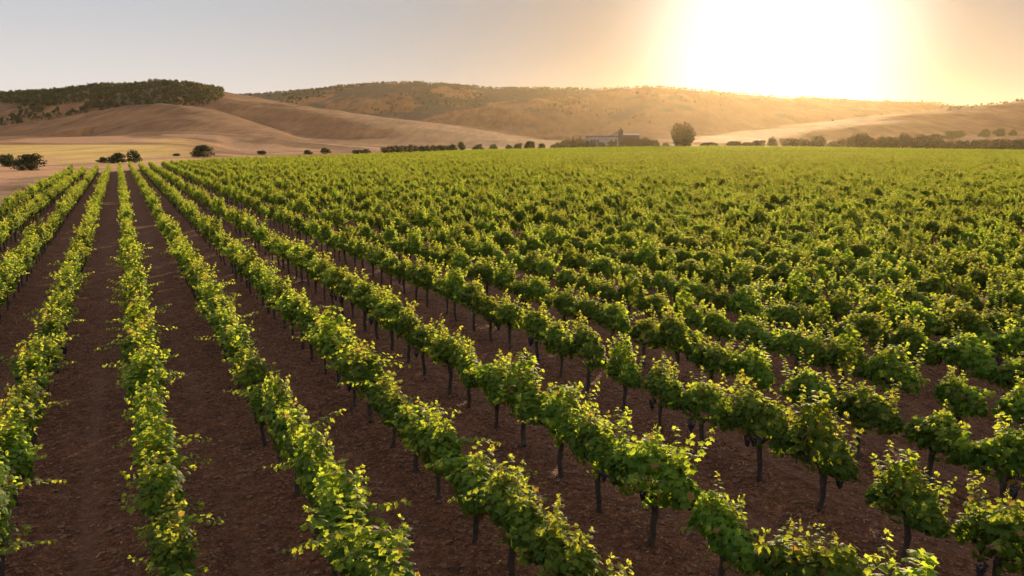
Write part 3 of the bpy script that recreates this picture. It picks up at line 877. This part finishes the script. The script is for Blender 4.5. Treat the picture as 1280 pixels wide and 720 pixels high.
BG = 'bushes beyond the vineyard'
LN = 'trees in the far line beyond the vineyard'
for a in [
    ('bush', 10, 206, 191, 24, 205, 'bush', 'dark low bush at the left photo edge on dry ground', 'bush', BG),
    ('bush', 38, 213, 190, 36, 178, 'bush', 'largest rounded olive bush on bare orange ground left of the vine rows', 'bush', BG),
    ('bush', 128, 203, 196, 15, 240, 'bush', 'small low shrub just beyond the left row ends', 'bush', BG),
    ('bush', 147, 203, 190, 24, 238, 'bush', 'spreading dark bush behind the ends of the leftmost rows', 'bush', BG),
    ('bush', 168, 202, 186, 18, 240, 'bush', 'taller dark bush joined to the spreading one behind the row ends', 'bush', BG),
    ('bush', 255, 199, 180, 30, 315, 'bush', 'lone round dark bush before the foot of the brown hill', 'bush', BG),
    ('bush', 221, 199, 193, 11, 318, 'bush', 'tiny scrubby bush left of the lone round bush', 'bush', BG),
    ('bush', 327, 194, 187, 12, 420, 'bush', 'tiny dark bush on dry ground right of the lone round bush', 'bush', BG),
    ('bush', 385, 192, 187, 12, 430, 'bush', 'tiny bush left of the paired small bushes at the field edge', 'bush', BG),
    ('bush', 407, 192, 184, 15, 430, 'bush', 'small olive bush standing alone at the far field edge', 'bush', BG),
    ('bush', 446, 192, 187, 18, 450, 'bush', 'low dark bush left of the long dark hedge', 'bush', BG),
    ('bush', 458, 192, 186, 14, 455, 'bush', 'dark bush nearest the left end of the long hedge', 'bush', BG),
    ('bush', 565, 191, 179, 14, 485, 'bush', 'bush closing the right end of the long dark hedge', 'bush', BG),
    ('tree', 577, 189, 175, 9, 490, 'round', 'slim upright tree right of the long dark hedge', 'tree', LN),
    ('bush', 597, 189, 179, 15, 492, 'bush', 'rounded bush right of the slim upright tree', 'bush', BG),
    ('bush', 617, 188, 179, 11, 495, 'bush', 'small bush midway between slim tree and farm hedge', 'bush', BG),
    ('bush', 636, 187, 180, 10, 498, 'bush', 'small pale bush before the field-edge gap', 'bush', BG),
    ('bush', 648, 187, 178, 14, 500, 'bush', 'dark bush left of the small dark tree', 'bush', BG),
    ('tree', 662, 187, 175, 12, 505, 'round', 'small dark tree left of the farm hedge', 'tree', LN),
    ('bush', 677, 187, 178, 12, 505, 'bush', 'low bush touching the left end of the farm hedge', 'bush', BG),
    ('tree', 716, 187, 171, 8, 512, 'cone', 'left of two thin pointed trees in the farm hedge', 'tree', LN),
    ('tree', 725, 187, 170, 7, 512, 'cone', 'right of two thin pointed trees in the farm hedge', 'tree', LN),
    ('bush', 752, 187, 176, 12, 512, 'bush', 'dark shrub in front of the farmhouse white wall', 'bush', BG),
    ('bush', 765, 187, 176, 15, 512, 'bush', 'shrub below the farmhouse chimney tower', 'bush', BG),
    ('tree', 786, 187, 171, 18, 520, 'round', 'rounded tree just right of the farmhouse tower', 'tree', LN),
    ('tree', 803, 187, 171, 20, 520, 'round', 'broad tree in the clump right of the farmhouse', 'tree', LN),
    ('tree', 818, 187, 174, 14, 520, 'round', 'shorter tree ending the clump right of the farmhouse', 'tree', LN),
    ('bush', 832, 186, 178, 10, 520, 'bush', 'little bush between the farm trees and the fan tree', 'bush', BG),
    ('tree', 852.5, 186, 154, 32, 500, 'fan', 'tall fan-shaped tree standing alone at the field edge, spiky on top', 'tree', LN),
    ('bush', 886, 187, 177, 24, 520, 'bush', 'low bush right of the lone fan-shaped tree', 'bush', BG),
    ('bush', 917, 187, 175, 22, 530, 'bush', 'hazy bush left of the hazy tree line', 'bush', BG),
    ('bush', 932, 187, 176.5, 24, 530, 'bush', 'hazy low bush beginning the right tree line', 'bush', BG),
    ('bush', 949, 187, 174, 20, 528, 'bush', 'hazy bush under the brightest ridge glow', 'bush', BG),
    ('tree', 965, 187, 171, 12, 520, 'round', 'small hazy tree straight below the sun glow', 'tree', LN),
    ('tree', 985, 188, 171, 24, 520, 'round', 'wide hazy tree below the sun glow', 'tree', LN),
    ('tree', 1004, 188, 173, 16, 520, 'round', 'low hazy tree between two wider ones', 'tree', LN),
    ('tree', 1022, 188, 168, 17, 515, 'round', 'taller hazy tree left of the dark tree clump', 'tree', LN),
    ('tree', 1049, 189, 171, 26, 510, 'round', 'low wide tree at the left of the dark clump', 'tree', LN),
    ('tree', 1078, 190, 164.5, 32, 500, 'round', 'tallest broad dark tree of the right clump', 'tree', LN),
    ('tree', 1104, 190, 166.5, 28, 500, 'round', 'dark tree right of the tallest one', 'tree', LN),
    ('tree', 1126, 190, 166, 20, 500, 'round', 'narrow dark tree in the middle of the right tree line', 'tree', LN),
    ('tree', 1148, 191, 168, 24, 495, 'round', 'dark tree left of the last tall tree of the line', 'tree', LN),
    ('tree', 1165, 191, 166, 22, 495, 'round', 'last tall dark tree before the low hedge', 'tree', LN),
    ('bush', 1184, 191, 174, 20, 490, 'bush', 'bush left of the low dark hedge at right', 'bush', BG),
    ('bush', 1192, 172, 161.5, 26, 745, 'bush', 'wide bush on the bank behind the right hedge', 'bush', BG),
    ('bush', 1231, 168, 160, 14, 765, 'bush', 'left of two round bushes on the right bank', 'bush', BG),
    ('bush', 1250, 168, 159, 16, 770, 'bush', 'right of two round bushes on the right bank', 'bush', BG),
    ('bush', 1266, 168, 160.5, 9, 772, 'bush', 'tiny bush on the right bank near the photo edge', 'bush', BG),
]:
    plant(*a, trunk=a[0] == 'tree')

def hedge(px0, px1, base, tops, D, label, seed):
    """a clipped-together run of shrubs that reads as one body"""
    r = rngof(seed)
    A = world_pt(px0, base, D); B = world_pt(px1, base, D)
    mid = (A+B)/2; z0 = tz(mid[0], mid[1])
    root = empty('hedge', (mid[0], mid[1], z0))
    C = []; R = []
    L = B[0]-A[0]
    nC = int(L/1.1)
    for i in range(nC):
        t = (i+.5)/nC
        tp = np.interp(t, np.linspace(0, 1, len(tops)), tops)
        h = (world_pt(px0+(px1-px0)*t, tp, D)[2]-z0)*r.uniform(.86, 1.04)
        for zc in (.25, .5, .78):
            C.append((-L/2+L*t+r.normal(0, .3), r.normal(0, .7), h*zc)); R.append(np.array((1.3, 1.2, h*.22))*r.uniform(.8, 1.2))
    Q = clump_soup(r, C, R, 7.0, .32); Q[..., 2] = np.maximum(Q[..., 2], .02)
    k = len(Q)
    link('foliage', soup('foliage', Q, None, M_FARLEAF, {'young': np.clip(r.normal(.25, .2, k), 0, 1), 'tone': r.random(k)}), root)
    st = MB()
    for i in range(0, nC, 2): st.tube([(-L/2+L*(i+.5)/nC, 0, -.3), (-L/2+L*(i+.5)/nC+.1, .05, 1.6)], [.10, .06], 5, 0)
    st.build('stem', M_TRUNK, root)
    tag(root, label, 'hedge')
hedge(478, 562, 192, [184, 182, 182, 180.5, 182, 180.5, 181, 182], 472, 'long dark hedge of dense shrubs at the middle of the far field edge', 41)
hedge(690, 744, 187, [181, 177, 174, 174, 173.5, 175, 177], 515, 'dark farm hedge left of and before the pale farmhouse', 42)
hedge(1194, 1420, 191, [175, 174, 173, 174, 174.5, 174, 173, 173], 490, 'low dark hedge closing the field at the right photo edge', 43)

# ------------------------------------------------------------------ farmhouse
FD = 545.0
FP = world_pt(756, 183, FD); fz = tz(FP[0], FP[1])
u1 = FD/1005                                              # one photograph pixel in metres there
fh = empty('farmhouse', (FP[0], FP[1], fz), .12)
def zat(py): return world_pt(756, py, FD)[2]-fz
x0, x1 = (734-756)*u1, (771-756)*u1
hw = zat(171.0); dpt = 8.0
mb = MB(); mb.box(((x0+x1)/2, 0, hw/2), (x1-x0, dpt, hw)); mb.build('wall', M_WALLPLASTER, fh)
mb = MB(); mb.box(((x0+x1)/2-.2, 0, hw+.24), (x1-x0+1.0, dpt+1.2, .45)); rf = mb.build('roof', M_ROOFDARK, fh)
# sloping roof rising to the tower
mb = MB()
sx0, sx1 = (763-756)*u1, (773-756)*u1; za, zb = hw+.5, zat(164.5)
V = [(sx0, -dpt/2-.5, za), (sx1, -dpt/2-.5, zb), (sx1, dpt/2+.5, zb), (sx0, dpt/2+.5, za)]
V = V+[(a, b, c+.35) for a, b, c in V]
mb.add(V, [(0, 3, 2, 1), (4, 5, 6, 7), (0, 1, 5, 4), (1, 2, 6, 5), (2, 3, 7, 6), (3, 0, 4, 7)]); mb.build('roof', M_ROOFDARK, fh)
mb = MB(); tx = (775.5-756)*u1; th = zat(163)
mb.box((tx, 0, th/2), (4.6*u1, 3.4, th)); tw = mb.build('tower', M_BRICKDARK, fh)
mb = MB(); mb.box((tx, 0, th+.2), (5.2*u1, 3.9, .4)); mb.box((tx+.3*u1, .2, th+.9), (1.6*u1, 1.0, 1.2)); mb.build('chimney', M_BRICKDARK, tw)
for px, wd in ((738, 2.2), (741.5, 2.2), (745.5, 1.6), (762, 1.3), (768, 1.3)):
    mb = MB(); cx = (px-756)*u1
    mb.box((cx, -dpt/2-.04, hw*.62), (wd*u1*.9, .08, 1.7)); wdw = mb.build('window', M_GLASS, fh)
    mb = MB()
    for s in (-1, 1): mb.box((cx+s*(wd*u1*.45+.09), -dpt/2-.06, hw*.62), (.18, .12, 2.06))
    for s in (-1, 1): mb.box((cx, -dpt/2-.06, hw*.62+s*.94), (wd*u1*.9, .12, .18))
    mb.build('frame', M_DOOR, wdw)
mb = MB(); mb.box((-5.2*u1, -dpt/2-.05, 1.3), (2.6, .1, 2.6)); dr = mb.build('door', M_DOOR, fh)
mb = MB(); mb.tube([(-5.2*u1+1.0, -dpt/2-.1, 1.25), (-5.2*u1+1.0, -dpt/2-.2, 1.25), (-5.2*u1+.8, -dpt/2-.2, 1.25)], .03, 6); mb.build('handle', M_ROOFDARK, dr)
tag(fh, 'long pale farmhouse with flat dark roof and brick tower behind the hedge', 'farmhouse')

BP = world_pt(787, 183, 585); bz = tz(BP[0], BP[1]); u2 = 585/1005
bn = empty('barn', (BP[0], BP[1], bz), .1)
bh = world_pt(787, 169.0, 585)[2]-bz
mb = MB(); mb.box((0, 0, bh/2), (20*u2, 9, bh)); mb.build('wall', M_BRICKDARK, bn)
mb = MB(); hw2 = 20*u2/2+.5
V = [(-hw2, -5.2, bh+.01), (hw2, -5.2, bh+.01), (hw2, 5.2, bh+.01), (-hw2, 5.2, bh+.01), (-hw2, 0, bh+1.3), (hw2, 0, bh+1.3)]
mb.add(V, [(0, 3, 2, 1), (0, 1, 5, 4), (2, 3, 4, 5), (0, 4, 3), (1, 2, 5)]); mb.build('roof', simple_mat('pale_roof', [(.3, (.30, .22, .19)), (.7, (.42, .33, .28))], 1.0), bn)
mb = MB(); mb.box((0, -4.55, 1.6), (3.2, .1, 3.2)); mb.build('door', M_DOOR, bn)
tag(bn, 'low barn with pale pitched roof right of the farmhouse tower', 'barn')

# ------------------------------------------------------------------ far woods on the hills, each one mass
def hill_tree_mesh(seed):
    r = rngof(seed)
    C = []; R = []
    for i in range(7):
        d = r.normal(0, 1, 3); d /= np.linalg.norm(d)
        C.append(np.array((d[0]*1.5, d[1]*1.5, 3.4+d[2]*1.4))); R.append(np.array((1.5, 1.5, 1.3))*r.uniform(.7, 1.2))
    Q = clump_soup(r, C, R, 1.9, .62)
    k = len(Q)
    return soup('hill_tree', Q, None, M_FARLEAF, {'young': np.clip((Q[:, 0, 2]-1)/6+r.normal(0, .2, k), 0, 1), 'tone': r.random(k)})
HT = [hill_tree_mesh(700+i) for i in range(8)]
def wood(name, n_, box, dens, label, seed, smin=.8, smax=1.3):
    r = rngof(seed)
    b0, b1, d0, d1 = box
    d = np.sqrt(r.uniform(d0**2, d1**2, n_)); b = r.uniform(b0, b1, n_)
    y = d; x = d*(b-640)/1021.0
    z = terrain(x, y)
    keepp = r.random(n_) < dens(x, y, z, b)
    x, y, z = x[keepp], y[keepp], z[keepp]
    k = len(x)
    o = scatter(name, np.stack([x, y, z-.4], 1), r.integers(0, len(HT), k).astype(np.int32), r.uniform(0, 6.28, k).astype(np.float32), r.uniform(smin, smax, k).astype(np.float32), HT)
    tag(o, label, 'wood', None, 'stuff')
def dens_left(x, y, z, b):
    hw_ = z/np.maximum(1, y)*1005+180-180
    e = (z-CAM_H)/y*1005                                   # elevation in photograph pixels
    top = np.interp(b, [-300, 0, 100, 160, 215, 262, 285], [40, 47, 49, 46, 44, 56, 70])
    core = np.interp(b, [-300, 90, 130, 200, 255, 272, 290], [46, 46, 40, 36, 38, 48, 66])
    n1 = fbm(x/60, y/60, 3)
    m1 = sstep(-.1, .1, (e-core)/14+n1*.7)*(b < 283)
    m2 = (n1 > .05)*(e > 18)*(b < 120)*.55
    back = (y > 1000)
    return np.maximum(m1, m2*.8)*np.where(y > 960, 1, 0)
wood('hill_woodland', 10000, (-360, 290, 960, 1300), dens_left, 'dark woodland capping the hill on the left', 51, .45, 1.3)
def dens_mid(x, y, z, b):
    e = (z-CAM_H)/y*1005
    crest = np.interp(b, [200, 300, 400, 490, 600, 700, 810, 900, 1000, 1100, 1200], [50, 58, 66, 74, 68, 64, 68, 61, 56, 52, 46])
    n1 = fbm(x/110+4, y/110, 4)
    edge = np.exp(-((e-crest)/3.0)**2)
    den = np.interp(b, [300, 520, 700, 850, 1200], [.9, .9, .6, .35, .3])
    return np.clip(edge*den+(n1 > .12)*np.interp(b, [300, 600, 760, 900], [.5, .4, .15, .02]), 0, 1)
wood('ridge_woodland', 12000, (180, 1230, 1500, 2120), dens_mid, 'thin dark scrub and trees along the far ridge', 52, .7, 1.3)
def dens_right(x, y, z, b):
    e = (z-CAM_H)/y*1005
    n1 = fbm(x/50+4, y/50, 3)
    crest = np.interp(b, [1150, 1200, 1240, 1280, 1400], [38, 43, 48, 52, 60])
    return np.clip(np.exp(-((e-crest)/2.0)**2)*.5+(n1 > .35)*.25*(b > 1150), 0, 1)
wood('hill_scrub', 900, (1180, 1450, 1050, 1300), dens_right, 'scattered small scrub along the crest of the right hill', 53, .5, .9)

# ------------------------------------------------------------------ the air
m, n = mat('hazy_air')
pv = N(n, 'ShaderNodeVolumePrincipled', {'Color': (.96, .77, .47, 1), 'Density': HAZE_DENSITY, 'Anisotropy': .75})
N(n, 'ShaderNodeOutputMaterial', {'Volume': pv.outputs[0]})
mb = MB(); mb.box((0, 0, 92.0), (11000, 11000, 192.0))
hz = mb.build('haze', m)
tag(hz, 'thin golden haze over the fields and hills', 'haze', None, 'stuff')
